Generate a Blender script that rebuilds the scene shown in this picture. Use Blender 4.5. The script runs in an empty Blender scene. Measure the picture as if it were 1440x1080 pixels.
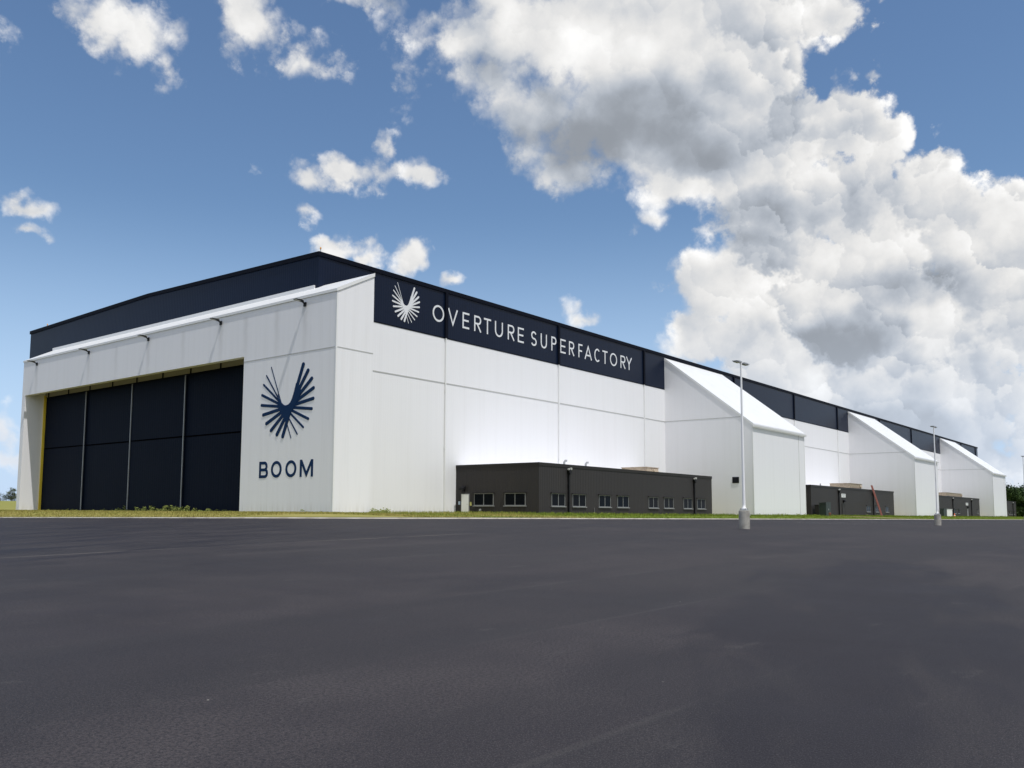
import bpy, bmesh, math, random
from mathutils import Vector, Matrix
R = math.radians
random.seed(7)
S = bpy.context.scene
C = S.collection

# ------------------------------------------------------------------ camera
YAW, PITCH, ROLL, F = 0.69213, 0.09749, 0.0069, 1247.11
fw = Vector((math.cos(YAW)*math.cos(PITCH), math.sin(YAW)*math.cos(PITCH), math.sin(PITCH)))
rt = Vector((math.sin(YAW), -math.cos(YAW), 0)); up = rt.cross(fw)
r2 = rt*math.cos(ROLL) + up*math.sin(ROLL); u2 = -rt*math.sin(ROLL) + up*math.cos(ROLL)
cd = bpy.data.cameras.new('camera'); cam = bpy.data.objects.new('camera', cd); C.objects.link(cam)
M = Matrix((r2, u2, -fw)).transposed().to_4x4(); M.translation = (-49.695, -59.428, 0.114)
cam.matrix_world = M
cd.sensor_width = 36; cd.lens = F/1440*36
cd.shift_x = (720-671.6)/1440; cd.shift_y = (599.55-540)/1440
cd.clip_start = 0.1; cd.clip_end = 20000
S.camera = cam

# ------------------------------------------------------------------ light
SUN_EL = 65.0; SUN_DIR = Vector((-0.27, -0.963, 0)).normalized()
sd = Vector((SUN_DIR.x*math.cos(R(SUN_EL)), SUN_DIR.y*math.cos(R(SUN_EL)), math.sin(R(SUN_EL))))
sl = bpy.data.lights.new('sun', 'SUN'); so = bpy.data.objects.new('sun', sl); C.objects.link(so)
sl.energy = 2.35; sl.angle = R(0.6); sl.color = (1, .975, .935)
so.rotation_euler = sd.to_track_quat('Z', 'Y').to_euler(); so.location = (0, 0, 60)
S.view_settings.view_transform = 'Standard'; S.view_settings.look = 'None'
S.cycles.max_bounces = 6; S.cycles.diffuse_bounces = 3; S.cycles.glossy_bounces = 2
S.view_settings.exposure = 0.36; S.view_settings.gamma = 1

# ------------------------------------------------------------------ node helper
class NT:
    def __init__(s, tree): s.t = tree; s.n = tree.nodes; s.l = tree.links
    def new(s, ty, **k):
        n = s.n.new(ty)
        for a, v in k.items(): setattr(n, a, v)
        return n
    def put(s, sock, v):
        if isinstance(v, bpy.types.NodeSocket): s.l.new(v, sock)
        elif v is not None: sock.default_value = v
    def m(s, op, a, b=None, c=None, clamp=False):
        n = s.new('ShaderNodeMath', operation=op); n.use_clamp = clamp
        s.put(n.inputs[0], a); s.put(n.inputs[1], b); s.put(n.inputs[2], c); return n.outputs[0]
    def v(s, op, a, b=None, c=None):
        n = s.new('ShaderNodeVectorMath', operation=op)
        s.put(n.inputs[0], a); s.put(n.inputs[1], b); s.put(n.inputs[2], c)
        return n.outputs['Value'] if op in ('LENGTH', 'DOT_PRODUCT', 'DISTANCE') else n.outputs['Vector']
    def mix(s, f, a, b, bt='MIX'):
        n = s.new('ShaderNodeMix', data_type='RGBA', blend_type=bt)
        s.put(n.inputs[0], f); s.put(n.inputs[6], a); s.put(n.inputs[7], b); return n.outputs[2]
    def noise(s, vec, sc, det=4, ro=.55, dist=0):
        n = s.new('ShaderNodeTexNoise'); s.put(n.inputs['Vector'], vec)
        n.inputs['Scale'].default_value = sc; n.inputs['Detail'].default_value = det
        n.inputs['Roughness'].default_value = ro; n.inputs['Distortion'].default_value = dist
        return n.outputs['Fac']
    def ss(s, x, a, b, lo=0., hi=1.):
        n = s.new('ShaderNodeMapRange', interpolation_type='SMOOTHSTEP')
        s.put(n.inputs[0], x); n.inputs[1].default_value = a; n.inputs[2].default_value = b
        n.inputs[3].default_value = lo; n.inputs[4].default_value = hi; return n.outputs[0]
    def sep(s, v):
        n = s.new('ShaderNodeSeparateXYZ'); s.put(n.inputs[0], v); return n.outputs
    def comb(s, x, y, z):
        n = s.new('ShaderNodeCombineXYZ'); s.put(n.inputs[0], x); s.put(n.inputs[1], y); s.put(n.inputs[2], z); return n.outputs[0]

# ------------------------------------------------------------------ sky with clouds (azimuth, elevation, half sizes, strength)
CL = [(0.621,0.5252,0.1581,0.0728,1.2),(0.4649,0.5028,0.1822,0.0923,1.3),(0.5305,0.4323,0.1454,0.0706,1.2),(0.3900,0.4508,0.0850,0.08,1.2),(0.2861,0.4953,0.0427,0.0314,0.7),(0.5881,0.3902,0.0615,0.0366,0.9),(0.4354,0.3936,0.1317,0.0568,1.2),(0.2864,0.3937,0.0598,0.0607,1.0),(0.3316,0.3262,0.1155,0.0534,1.1),(0.2213,0.309,0.0722,0.0547,1.0),(0.153,0.272,0.0728,0.0534,1.1),(0.3853,0.2467,0.0743,0.0598,1.1),(0.2848,0.2386,0.1171,0.0793,1.2),(0.1625,0.1982,0.0973,0.0821,1.2),(0.4582,0.2088,0.0424,0.027,0.9),(0.358,0.1622,0.1084,0.0452,1.0),(0.2223,0.1184,0.1412,0.05,1.1),(0.4225,0.2679,0.0343,0.0285,1.0),(0.6795,0.4716,0.0586,0.0278,0.8),(1.0877,0.4864,0.0682,0.0379,1.15),(1.1162,0.4843,0.047,0.0188,0.93),(1.0604,0.4519,0.0286,0.0221,1.04),(0.9439,0.5009,0.0618,0.0354,1.15),(0.9758,0.5101,0.0348,0.0233,0.82),(0.8951,0.4791,0.0631,0.0227,0.77),(0.8229,0.5379,0.0744,0.0172,0.99),(0.7388,0.5152,0.0704,0.0401,0.82),(0.7757,0.4697,0.0373,0.0332,0.55),(0.8395,0.3736,0.0681,0.0211,1.09),(0.7616,0.3695,0.0296,0.0178,0.99),(0.8033,0.401,0.0129,0.0262,0.82),(0.8837,0.3671,0.0251,0.0193,0.93),(0.9026,0.3325,0.0141,0.0196,0.71),(0.8519,0.3838,0.0362,0.0157,0.82),(0.8576,0.2886,0.0402,0.0182,1.15),(0.8212,0.278,0.0235,0.013,0.93),(0.7726,0.2843,0.0255,0.0222,1.15),(0.7232,0.259,0.0184,0.014,1.09),(0.579,0.2163,0.0252,0.0169,0.71),(1.1743,0.3062,0.0436,0.0114,0.77),(1.1665,0.2833,0.0189,0.0058,0.55),(1.1876,0.0752,0.0279,0.0271,1.04),(1.1861,0.047,0.0314,0.0101,0.82),(0.4956,0.3263,0.0267,0.0161,0.49),(0.1628,0.0527,0.0479,0.0152,0.7),(0.3037,0.0777,0.0414,0.0223,0.5),(1.2459,0.4371,0.0365,0.0363,0.8),(0.0836,0.1497,0.0657,0.0982,1.1),(0.6714,0.5058,0.0922,0.054,1.1),(0.621,0.4287,0.091,0.0536,1.1),(0.6045,0.3811,0.0493,0.0258,0.9),(0.2595,0.3659,0.0411,0.0373,0.9),(0.2549,0.3066,0.0812,0.0556,1.1),(0.4382,0.2499,0.0537,0.0455,1.1),(0.3624,0.2747,0.0588,0.0441,1.1),(0.3213,0.1901,0.141,0.0666,1.2),(0.4317,0.1884,0.0683,0.0423,1.0),(0.2054,0.0607,0.138,0.0354,0.9),(0.3518,0.3885,0.1106,0.0624,1.2),(0.24,0.085,0.17,0.05,1.0),(0.30,0.12,0.10,0.05,1.0),(0.1,0.07,0.1,0.05,.9)]
# shaded undersides
DK = [(0.588,0.4026,0.1065,0.058,1.0),(0.49,0.4367,0.1356,0.0489,0.85),(0.6712,0.4716,0.0669,0.0382,0.45),(0.4199,0.3922,0.1153,0.0354,0.55),(0.358,0.4306,0.082,0.0339,0.4),(0.7219,0.5122,0.0504,0.0268,0.3),(0.3537,0.3213,0.0953,0.0252,0.45),(0.3863,0.2053,0.0371,0.0227,0.2),(0.2901,0.1807,0.0586,0.0366,0.8),(0.1778,0.1265,0.0736,0.0419,0.65),(0.2493,0.0908,0.1052,0.029,0.55),(0.1397,0.1685,0.0354,0.0408,0.45),(0.2177,0.2355,0.0713,0.0245,0.45),(0.384,0.2986,0.0448,0.0184,0.35),(0.7897,0.543,0.0669,0.0143,0.4),(0.8945,0.4621,0.0482,0.0123,0.25),(1.0708,0.4403,0.0361,0.0132,0.25)]
SKY = 0.12
CSL, COF = 1.15, 1.35
SKT = (.58, .66, .74, 1)
def noise_group():
    """billowing detail: fine turbulence plus rounded cauliflower cells"""
    g = bpy.data.node_groups.new('cloud_detail', 'ShaderNodeTree')
    g.interface.new_socket('dir', in_out='INPUT', socket_type='NodeSocketVector')
    g.interface.new_socket('detail', in_out='OUTPUT', socket_type='NodeSocketFloat')
    k = NT(g); gi = k.new('NodeGroupInput'); go = k.new('NodeGroupOutput'); d = gi.outputs[0]
    fb = k.new('ShaderNodeTexNoise'); k.put(fb.inputs['Vector'], d); fb.inputs['Scale'].default_value = 11
    fb.inputs['Detail'].default_value = 7; fb.inputs['Roughness'].default_value = .66
    vo = k.new('ShaderNodeTexVoronoi', feature='F1'); vo.inputs['Scale'].default_value = 24
    vo.inputs['Detail'].default_value = 2; vo.inputs['Roughness'].default_value = .5; vo.inputs['Lacunarity'].default_value = 2.2
    k.put(vo.inputs['Vector'], k.v('MULTIPLY_ADD', fb.outputs['Color'], (.05,.05,.05), d))
    D = k.m('MULTIPLY_ADD', fb.outputs['Fac'], 2.3, -1.15)
    k.l.new(k.m('ADD', D, k.m('MULTIPLY_ADD', vo.outputs['Distance'], -.75, .34)), go.inputs[0]); return g
W = bpy.data.worlds.new('World'); S.world = W; W.use_nodes = True
W.cycles.sampling_method = 'MANUAL'; W.cycles.sample_map_resolution = 512
k = NT(W.node_tree); k.n.clear()
out = k.new('ShaderNodeOutputWorld'); bg = k.new('ShaderNodeBackground'); bg.inputs['Strength'].default_value = SKY
k.l.new(bg.outputs[0], out.inputs[0])
sky = k.new('ShaderNodeTexSky', sky_type='NISHITA'); sky.sun_disc = False
sky.sun_elevation = R(SUN_EL); sky.sun_rotation = math.atan2(SUN_DIR.x, SUN_DIR.y)
sky.air_density = 1.15; sky.dust_density = .4; sky.ozone_density = 1.6
tc = k.new('ShaderNodeTexCoord'); d = k.v('NORMALIZE', tc.outputs['Generated'])
x, y, z = k.sep(d)
P = k.comb(k.m('ARCTAN2', y, x), k.m('ARCSINE', z), 0.)
wn = k.new('ShaderNodeTexNoise'); k.put(wn.inputs['Vector'], d); wn.inputs['Scale'].default_value = 8; wn.inputs['Detail'].default_value = 2
P = k.v('ADD', P, k.v('MULTIPLY', k.v('SUBTRACT', wn.outputs['Color'], (.5,.5,.5)), (.06,.05,0)))
wn2 = k.new('ShaderNodeTexNoise'); k.put(wn2.inputs['Vector'], d); wn2.inputs['Scale'].default_value = 34; wn2.inputs['Detail'].default_value = 4
P = k.v('ADD', P, k.v('MULTIPLY', k.v('SUBTRACT', wn2.outputs['Color'], (.5,.5,.5)), (.045,.035,0)))
Fv = None; T0 = None
for a, e, ra, re, am in CL:
    q = k.v('MULTIPLY_ADD', P, (1/ra, 1/re, 0), (-a/ra, -e/re, 0))
    b = k.m('MULTIPLY_ADD', k.v('LENGTH', q), -am*CSL, am*COF)
    Fv = b if Fv is None else k.m('SMOOTH_MAX', Fv, b, .25)
away = k.ss(k.v('DOT_PRODUCT', d, (.74, .60, .30)), .80, .62)
rest = k.m('MULTIPLY_ADD', k.noise(d, 2.2, 2, .5), 3.0, -1.05)  # unseen cloud cover outside the view, added to fill the shaded walls
rest = k.m('MULTIPLY_ADD', k.m('SUBTRACT', 1., away), -3., rest)
Fv = k.m('MAXIMUM', Fv, rest)
Fv = k.m('MINIMUM', k.m('MAXIMUM', Fv, -1.3), 1.3)
G = noise_group()
def cg(vec):
    n = k.new('ShaderNodeGroup'); n.node_tree = G; k.put(n.inputs[0], vec); return n.outputs[0]
dk = None
for a, e, ra, re, am in DK:
    q = k.v('MULTIPLY_ADD', P, (1/ra, 1/re, 0), (-a/ra, -e/re, 0))
    b = k.m('MULTIPLY', k.ss(k.v('LENGTH', q), 1.35, .1), am)
    dk = b if dk is None else k.m('MAXIMUM', dk, b)
N0 = cg(d)
LD = Vector((.30, -.55, .78)).normalized()*.026
N1 = cg(k.v('ADD', d, tuple(LD)))
D0 = k.m('MULTIPLY_ADD', N0, k.ss(k.sep(P)[0], .55, .85, .78, 1.25), k.m('ADD', Fv, k.ss(k.sep(P)[0], .7, .85, 0., .20)))
az_ = k.sep(P)[0]
mask = k.m('DIVIDE', k.m('ADD', D0, .06), k.ss(az_, .25, .8, .34, 1.05), clamp=True)
mask = k.ss(mask, 0., 1.)
fine_g = k.m('MINIMUM', k.m('MAXIMUM', k.m('SUBTRACT', N0, N1), -.55), .6)
d2 = k.v('ADD', d, tuple(LD*1.7))
coarse_g = k.m('SUBTRACT', k.noise(d, 12, 2, .45), k.noise(d2, 12, 2, .45))
def lumps(scale, warp, soft):
    """overlapping rounded heads, each bright on the side towards the sun"""
    wz = k.new('ShaderNodeTexNoise'); k.put(wz.inputs['Vector'], d); wz.inputs['Scale'].default_value = scale*1.5; wz.inputs['Detail'].default_value = 5; wz.inputs['Roughness'].default_value = .6
    p_ = k.v('MULTIPLY_ADD', k.v('SUBTRACT', wz.outputs['Color'], (.5,.5,.5)), (warp/scale,)*3, d)
    v_ = k.new('ShaderNodeTexVoronoi', feature='SMOOTH_F1' if soft else 'F1'); v_.inputs['Scale'].default_value = scale; k.put(v_.inputs['Vector'], p_)
    if soft: v_.inputs['Smoothness'].default_value = soft
    return k.m('MULTIPLY', k.v('DOT_PRODUCT', k.v('SUBTRACT', p_, v_.outputs['Position']), tuple(LD.normalized())), scale)
puff = k.m('ADD', k.m('MULTIPLY', lumps(9, 1.2, .18), .62), k.m('MULTIPLY', lumps(26, 1.1, .15), .34))
inside = k.ss(Fv, .1, .9)
bank = k.ss(az_, .47, .34)           # the towering bank to the right is built of rounded heads
grad = k.m('ADD', k.m('MULTIPLY', fine_g, k.m('MULTIPLY_ADD', inside, -.22, .30)), k.m('MULTIPLY', coarse_g, k.m('MULTIPLY_ADD', inside, .30, .2)))
grad = k.m('ADD', grad, k.m('MULTIPLY', puff, k.m('MULTIPLY_ADD', bank, .24, .09)))
under = k.m('MULTIPLY', dk, k.ss(k.noise(d, 7, 3, .5), .26, .62, .58, 1.1))
br = k.m('ADD', grad, k.m('MULTIPLY_ADD', inside, -.09, .69))
br = k.m('MULTIPLY_ADD', under, -.38, br)
br = k.m('MULTIPLY_ADD', k.ss(D0, .25, -.05), -.08, br)
br = k.m('MINIMUM', k.m('SMOOTH_MAX', br, .27, .12), .80)
tint = k.mix(k.ss(br, .36, .66), (.86, .94, 1.06, 1), (1, .995, .985, 1))
ccol = k.v('SCALE', tint); sc = ccol.node; k.put(sc.inputs['Scale'], k.m('MULTIPLY', br, 1/SKY))
lowhaze = k.ss(z, .34, 0., 0., .8)
skyc = k.mix(1.0, sky.outputs[0], SKT, 'MULTIPLY')
skyc = k.mix(lowhaze, skyc, (.43/SKY, .57/SKY, .80/SKY, 1))
ccol = k.mix(k.ss(z, .24, .0, 0., .6), ccol, (.56/SKY, .64/SKY, .76/SKY, 1))
k.l.new(k.mix(mask, skyc, ccol), bg.inputs[0])

# ------------------------------------------------------------------ materials
MATS = {}
def mat(name, col, rough=.6, metal=0., spec=.5, fn=None):
    m = bpy.data.materials.new(name); m.use_nodes = True
    k = NT(m.node_tree); b = k.n['Principled BSDF']
    b.inputs['Base Color'].default_value = (*col, 1); b.inputs['Roughness'].default_value = rough
    b.inputs['Metallic'].default_value = metal; b.inputs['Specular IOR Level'].default_value = spec
    if fn: fn(k, b)
    MATS[name] = m; return m
def geo(k):
    g = k.new('ShaderNodeNewGeometry'); return g.outputs['Position']
def bump(k, b, h, st, dist):
    n = k.new('ShaderNodeBump'); n.inputs['Strength'].default_value = st; n.inputs['Distance'].default_value = dist
    k.put(n.inputs['Height'], h); k.l.new(n.outputs[0], b.inputs['Normal'])
def ribbed(col, period=.3, depth=.02, streak=.10, dirt=(.45,.42,.36), stains_and_shade=None, seam=1.0):
    def fn(k, b):
        p = geo(k); x, y, z = k.sep(p); s = k.m('ADD', x, y)
        rib = k.m('PINGPONG', s, period/2); h = k.ss(rib, period*.12, period*.3)
        bump(k, b, h, .3, depth)
        sv = k.comb(s, k.m('MULTIPLY', z, .035), 0.)
        st = k.noise(sv, 1.6, 5, .65)
        pan = k.new('ShaderNodeTexWhiteNoise', noise_dimensions='1D'); k.put(pan.inputs['W'], k.m('FLOOR', k.m('DIVIDE', s, seam)))
        f = k.ss(st, .42, .78, 0., streak*1.6)
        base = k.mix(f, (*col, 1), tuple(c*d for c, d in zip(col, dirt)) + (1,))
        base = k.mix(k.m('MULTIPLY', pan.outputs['Value'], streak*.25), base, (*[c*.72 for c in col], 1))
        cl = k.noise(p, .16, 4, .6)
        base = k.mix(k.ss(cl, .45, .75, 0., streak*.8), base, (*[c*.80 for c in col], 1))
        foot = k.m('MULTIPLY', k.ss(z, 1.1, -.1), k.ss(k.noise(sv, 3.1, 3), .35, .7, 0., .45))
        base = k.mix(foot, base, (*[c*e for c, e in zip(col, (.62, .58, .50))], 1))
        if stains_and_shade:
            for yy, w in stains_and_shade:
                wob = k.m('MULTIPLY_ADD', k.noise(k.comb(0., 0., z), .9, 3), .5, k.m('ADD', y, -.25))
                q = k.ss(k.m('ABSOLUTE', k.m('SUBTRACT', wob, yy)), .55, .02)
                q = k.m('MULTIPLY', q, k.ss(z, 11., 17.))
                q = k.m('MULTIPLY', q, k.m('MULTIPLY', k.ss(z, 17.35, 17.1), k.ss(k.noise(sv, 9., 4), .3, .6, .15, w)))
                base = k.mix(q, base, (.22, .20, .17, 1))
        k.l.new(base, b.inputs['Base Color'])
    return fn
white = mat('white_metal_siding', (.78,.785,.79), .5, 0, .4, ribbed((.83,.825,.85), .3, .006, .04))
LAMPS = (-2.5, 9.35, 21.7, 33.8, 46.2)
portal_m = mat('portal_white_siding', (.78,.785,.79), .5, 0, .4, ribbed((.845,.84,.865), .3, .006, .06, stains_and_shade=[(y, .22) for y in LAMPS] + [(1.2, .14), (15.5, .14), (28., .14), (5.6, .16)]))  # streaks below the lamps paint in their soft shadow; the others are stains
navy = mat('navy_siding', (.006,.012,.034), .34, 0, .12, ribbed((.0048,.0105,.029), .3, .012, .25, (1.4,1.35,1.2)))
doornavy = mat('door_navy', (.006,.010,.024), .6, 0, .06, ribbed((.0048,.0085,.020), .4, .012, .3, (1.5,1.4,1.2)))
dark = mat('dark_trim', (.003,.0045,.011), .6, 0, .08)
black = mat('seam_black', (.001,.001,.002), .9, 0, .02)
charcoal = mat('charcoal_siding', (.05,.048,.047), .55, 0, .15, ribbed((.041,.0380,.0392), .3, .035, .22, (1.3,1.25,1.1)))
chartrim = mat('charcoal_trim', (.028,.026,.025), .5, 0, .15)
groove = mat('joint_grey', (.50,.50,.49), .6)
trimw = mat('white_trim', (.80,.80,.80), .45)
galv = mat('galvanised_grey', (.36,.37,.38), .4, .3)
bracket = mat('lamp_black', (.010,.010,.012), .5, 0, .2)
lens = mat('lamp_lens', (.55,.55,.52), .25)
yellow = mat('yellow_paint', (.80,.58,.05), .5)
track = mat('track_olive_grey', (.36,.335,.26), .6)
logo_blue = mat('logo_blue', (.005,.027,.085), .6, 0, .1)
logo_white = mat('logo_white', (.74,.75,.78), .5)
doorw = mat('door_white', (.84,.84,.82), .5)
alu = mat('window_aluminium', (.25,.255,.26), .5, .1)
glass = mat('dark_glass', (.003,.005,.008), .05, 0, .5, lambda k, b: setattr(b.inputs['IOR'], 'default_value', 1.13))
signw = mat('sign_white', (.78,.78,.78), .5)
signink = mat('sign_ink', (.08,.09,.12), .5)
tan = mat('rooftop_tan', (.42,.34,.25), .6, fn=lambda k, b: k.l.new(k.mix(k.ss(k.noise(geo(k), 2.2, 4), .4, .65), (.46,.37,.27,1), (.33,.26,.19,1)), b.inputs['Base Color']))
def roofw(k, b):
    p = geo(k); x, y, z = k.sep(p)
    seam = k.ss(k.m('PINGPONG', x, .25), .0, .035); bump(k, b, seam, .5, .03)
    n = k.noise(p, .5, 5, .6)
    k.l.new(k.mix(k.ss(n, .4, .8, 0, .25), (.82,.825,.83,1), (.62,.62,.60,1)), b.inputs['Base Color'])
roof_m = mat('white_roof_panel', (.82,.825,.83), .4, 0, .5, roofw)
def conc(k, b):
    p = geo(k); n = k.noise(p, 2.5, 8, .65)
    c = k.mix(k.ss(n, .35, .7), (.40,.38,.34,1), (.24,.225,.20,1))
    k.l.new(c, b.inputs['Base Color']); bump(k, b, n, .3, .02)
concrete = mat('concrete', (.36,.34,.31), .85, 0, .3, conc)
kerbm = mat('kerb_concrete', (.55,.52,.45), .85, 0, .3, lambda k, b: k.l.new(k.mix(k.ss(k.noise(geo(k), .9, 6, .6), .4, .65), (.60,.56,.48,1), (.42,.38,.31,1)), b.inputs['Base Color']))
polew = mat('pole_white', (.85,.85,.85), .6, 0, .2)
green_box = mat('transformer_green', (.012,.024,.018), .45)
black_box = mat('cabinet_black', (.008,.008,.009), .5)
orange = mat('cone_orange', (.75,.12,.02), .5)
ladder_m = mat('ladder_red', (.23,.07,.05), .6)
rust = mat('rust_brown', (.16,.06,.03), .7)
amber = mat('beacon_amber', (.75,.33,.03), .3)
def asphalt_fn(k, b):
    p = geo(k); x, y, z = k.sep(p)
    xy = k.comb(x, y, 0.)
    big = k.noise(xy, .045, 5, .6, .6); mid = k.noise(xy, .35, 5, .6); fine = k.noise(xy, 28, 3, .7); grit = k.noise(xy, 75, 2, .6)
    sx = k.noise(k.comb(k.m('MULTIPLY', x, .12), y, 0.), .55, 4, .6)
    c = k.mix(k.ss(big, .36, .64), (.036,.0308,.0350,1), (.057,.0485,.0490,1))
    c = k.mix(k.ss(sx, .42, .66, 0., .55), c, (.029,.0262,.0290,1))
    c = k.mix(k.ss(mid, .42, .70, 0., .6), c, (.078,.068,.069,1))
    # paving passes: long lanes a few metres wide, joined by paler seams
    for nx, ny, per, off, st in ((.03, 1., 3.45, 36.22-3.45*11, .32), ):
        t = k.m('ADD', k.m('MULTIPLY', x, nx), k.m('MULTIPLY', y, ny))
        t = k.m('ADD', k.m('ADD', t, off), k.m('MULTIPLY_ADD', k.noise(xy, .25, 3), .22, -.11))
        lane = k.new('ShaderNodeTexWhiteNoise', noise_dimensions='1D'); k.put(lane.inputs['W'], k.m('FLOOR', k.m('DIVIDE', t, per)))
        c = k.mix(k.m('MULTIPLY', lane.outputs['Value'], .6), c, (.036,.0330,.0355,1))
        e = k.m('PINGPONG', t, per/2)
        seam = k.m('MULTIPLY', k.ss(e, .07, .02), k.ss(k.noise(k.comb(k.m('MULTIPLY', x, .35), y, 0.), .25, 4, .6), .49, .66, 0., st))
        c = k.mix(k.m('MULTIPLY', seam, k.ss(fine, .3, .62)), c, (.17,.16,.145,1))
        rough = k.m('MULTIPLY', k.ss(e, .7, .1), k.ss(k.noise(xy, .22, 3), .45, .6, 0., .5))
        c = k.mix(k.m('MULTIPLY', rough, k.ss(fine, .45, .62)), c, (.085,.081,.078,1))
    t = k.m('ADD', k.m('MULTIPLY_ADD', x, .03, y), 36.2)
    t = k.m('ABSOLUTE', k.m('ADD', t, k.m('MULTIPLY_ADD', k.noise(xy, .5, 3), .16, -.08)))
    c = k.mix(k.m('MULTIPLY', k.ss(t, .09, .03), k.m('MULTIPLY', k.ss(x, -14., -24.), k.ss(k.noise(xy, .5, 4, .6), .36, .55, .1, .8))), c, (.22,.195,.16,1))
    # cloud shadow painted into the asphalt colour as dark patches
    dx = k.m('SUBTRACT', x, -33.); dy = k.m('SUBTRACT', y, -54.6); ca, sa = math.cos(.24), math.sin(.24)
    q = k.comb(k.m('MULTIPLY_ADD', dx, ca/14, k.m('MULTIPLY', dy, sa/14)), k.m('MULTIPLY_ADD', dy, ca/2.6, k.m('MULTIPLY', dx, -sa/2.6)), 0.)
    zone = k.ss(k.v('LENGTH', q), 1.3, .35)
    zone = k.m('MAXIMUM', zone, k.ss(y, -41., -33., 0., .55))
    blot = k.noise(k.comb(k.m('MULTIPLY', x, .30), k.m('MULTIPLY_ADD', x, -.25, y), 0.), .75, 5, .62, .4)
    cloud_shade = k.ss(k.m('MULTIPLY_ADD', zone, .42, blot), .63, .90, 0., .80)
    c = k.mix(cloud_shade, c, (.016,.0140,.0185,1))
    scuff = k.ss(k.noise(k.comb(k.m('MULTIPLY_ADD', x, .5, k.m('MULTIPLY', y, .2)), y, 0.), 1.6, 7, .68), .60, .74, 0., .5)
    c = k.mix(scuff, c, (.105,.098,.092,1))
    c = k.mix(k.ss(fine, .38, .64, 0., .85), c, (.022,.0205,.024,1))
    c = k.mix(k.ss(grit, .54, .70, 0., .55), c, (.14,.131,.130,1))
    c = k.mix(k.m('MULTIPLY', cloud_shade, .35), c, (.018,.0150,.0205,1))
    spk = k.new('ShaderNodeTexVoronoi'); k.put(spk.inputs['Vector'], xy); spk.inputs['Scale'].default_value = 1.3
    c = k.mix(k.m('MULTIPLY', k.ss(spk.outputs['Distance'], .022, .010), k.ss(k.noise(xy, .9, 2), .52, .56)), c, (.36,.34,.30,1))
    k.l.new(c, b.inputs['Base Color'])
    bump(k, b, k.m('ADD', fine, k.m('MULTIPLY', grit, .6)), .5, .008)
    k.put(b.inputs['Roughness'], k.m('MULTIPLY_ADD', cloud_shade, -.10, k.m('MULTIPLY_ADD', mid, .2, .62)))
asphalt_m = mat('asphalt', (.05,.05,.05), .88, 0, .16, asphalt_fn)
def grass_col(k, b, far=False):
    p = geo(k); x, y, z = k.sep(p); xy = k.comb(x, y, 0.)
    n = k.noise(xy, .35, 5, .65); n2 = k.noise(xy, 3.5, 4, .6)
    side = k.ss(x, 1., 16.) if not far else k.ss(y, 60., 400., .15, .40)
    nearb = k.ss(k.m('MINIMUM', k.m('ABSOLUTE', k.m('SUBTRACT', -3.4, x)), 20.), 5., 1., 0., .45) if not far else 0.
    gmask = k.m('ADD', k.m('MULTIPLY_ADD', side, .75, nearb), k.m('MULTIPLY_ADD', n, 1.3, -.38), clamp=True)
    dry = k.mix(n2, (.40,.325,.11,1), (.29,.245,.08,1)); gr = k.mix(n2, (.19,.25,.03,1), (.11,.16,.018,1))
    k.l.new(k.mix(gmask, dry, gr), b.inputs['Base Color'])
    b.inputs['Specular IOR Level'].default_value = .15
verge_m = mat('verge_grass', (.2,.2,.05), .9, 0, .15, grass_col)
blade_m = mat('grass_blade', (.2,.2,.05), .8, 0, .15, grass_col)
field_m = mat('field_grass', (.15,.16,.04), .95, 0, .1, lambda k, b: grass_col(k, b, True))
weed_m = mat('weed_leaf', (.06,.10,.015), .7, 0, .2, lambda k, b: k.l.new(k.mix(k.noise(geo(k), 2., 3), (.10,.145,.025,1), (.24,.25,.07,1)), b.inputs['Base Color']))
def leaf_fn(a, c):
    def fn(k, b):
        n = k.noise(geo(k), .55, 4, .6)
        k.l.new(k.mix(k.ss(n, .35, .68), (*a, 1), (*c, 1)), b.inputs['Base Color'])
    return fn
leaf_dark = mat('leaf_dark', (.03,.06,.015), .7, 0, .2, leaf_fn((.024,.050,.016), (.07,.115,.032)))
leaf_olive = mat('leaf_olive', (.07,.08,.035), .8, 0, .15, leaf_fn((.055,.068,.030), (.10,.115,.05)))
bark = mat('bark', (.09,.07,.05), .9)
dirt_m = mat('dirt', (.34,.26,.15), .95, 0, .1, lambda k, b: k.l.new(k.mix(k.noise(geo(k), 1.2, 5), (.40,.30,.17,1), (.26,.19,.11,1)), b.inputs['Base Color']))
paint_m = mat('marking_white', (.4,.4,.4), .8, 0, .2, lambda k, b: k.l.new(k.mix(k.ss(k.noise(geo(k), 1.4, 5, .7), .42, .6), (.42,.42,.42,1), (.09,.088,.09,1)), b.inputs['Base Color']))

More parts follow.
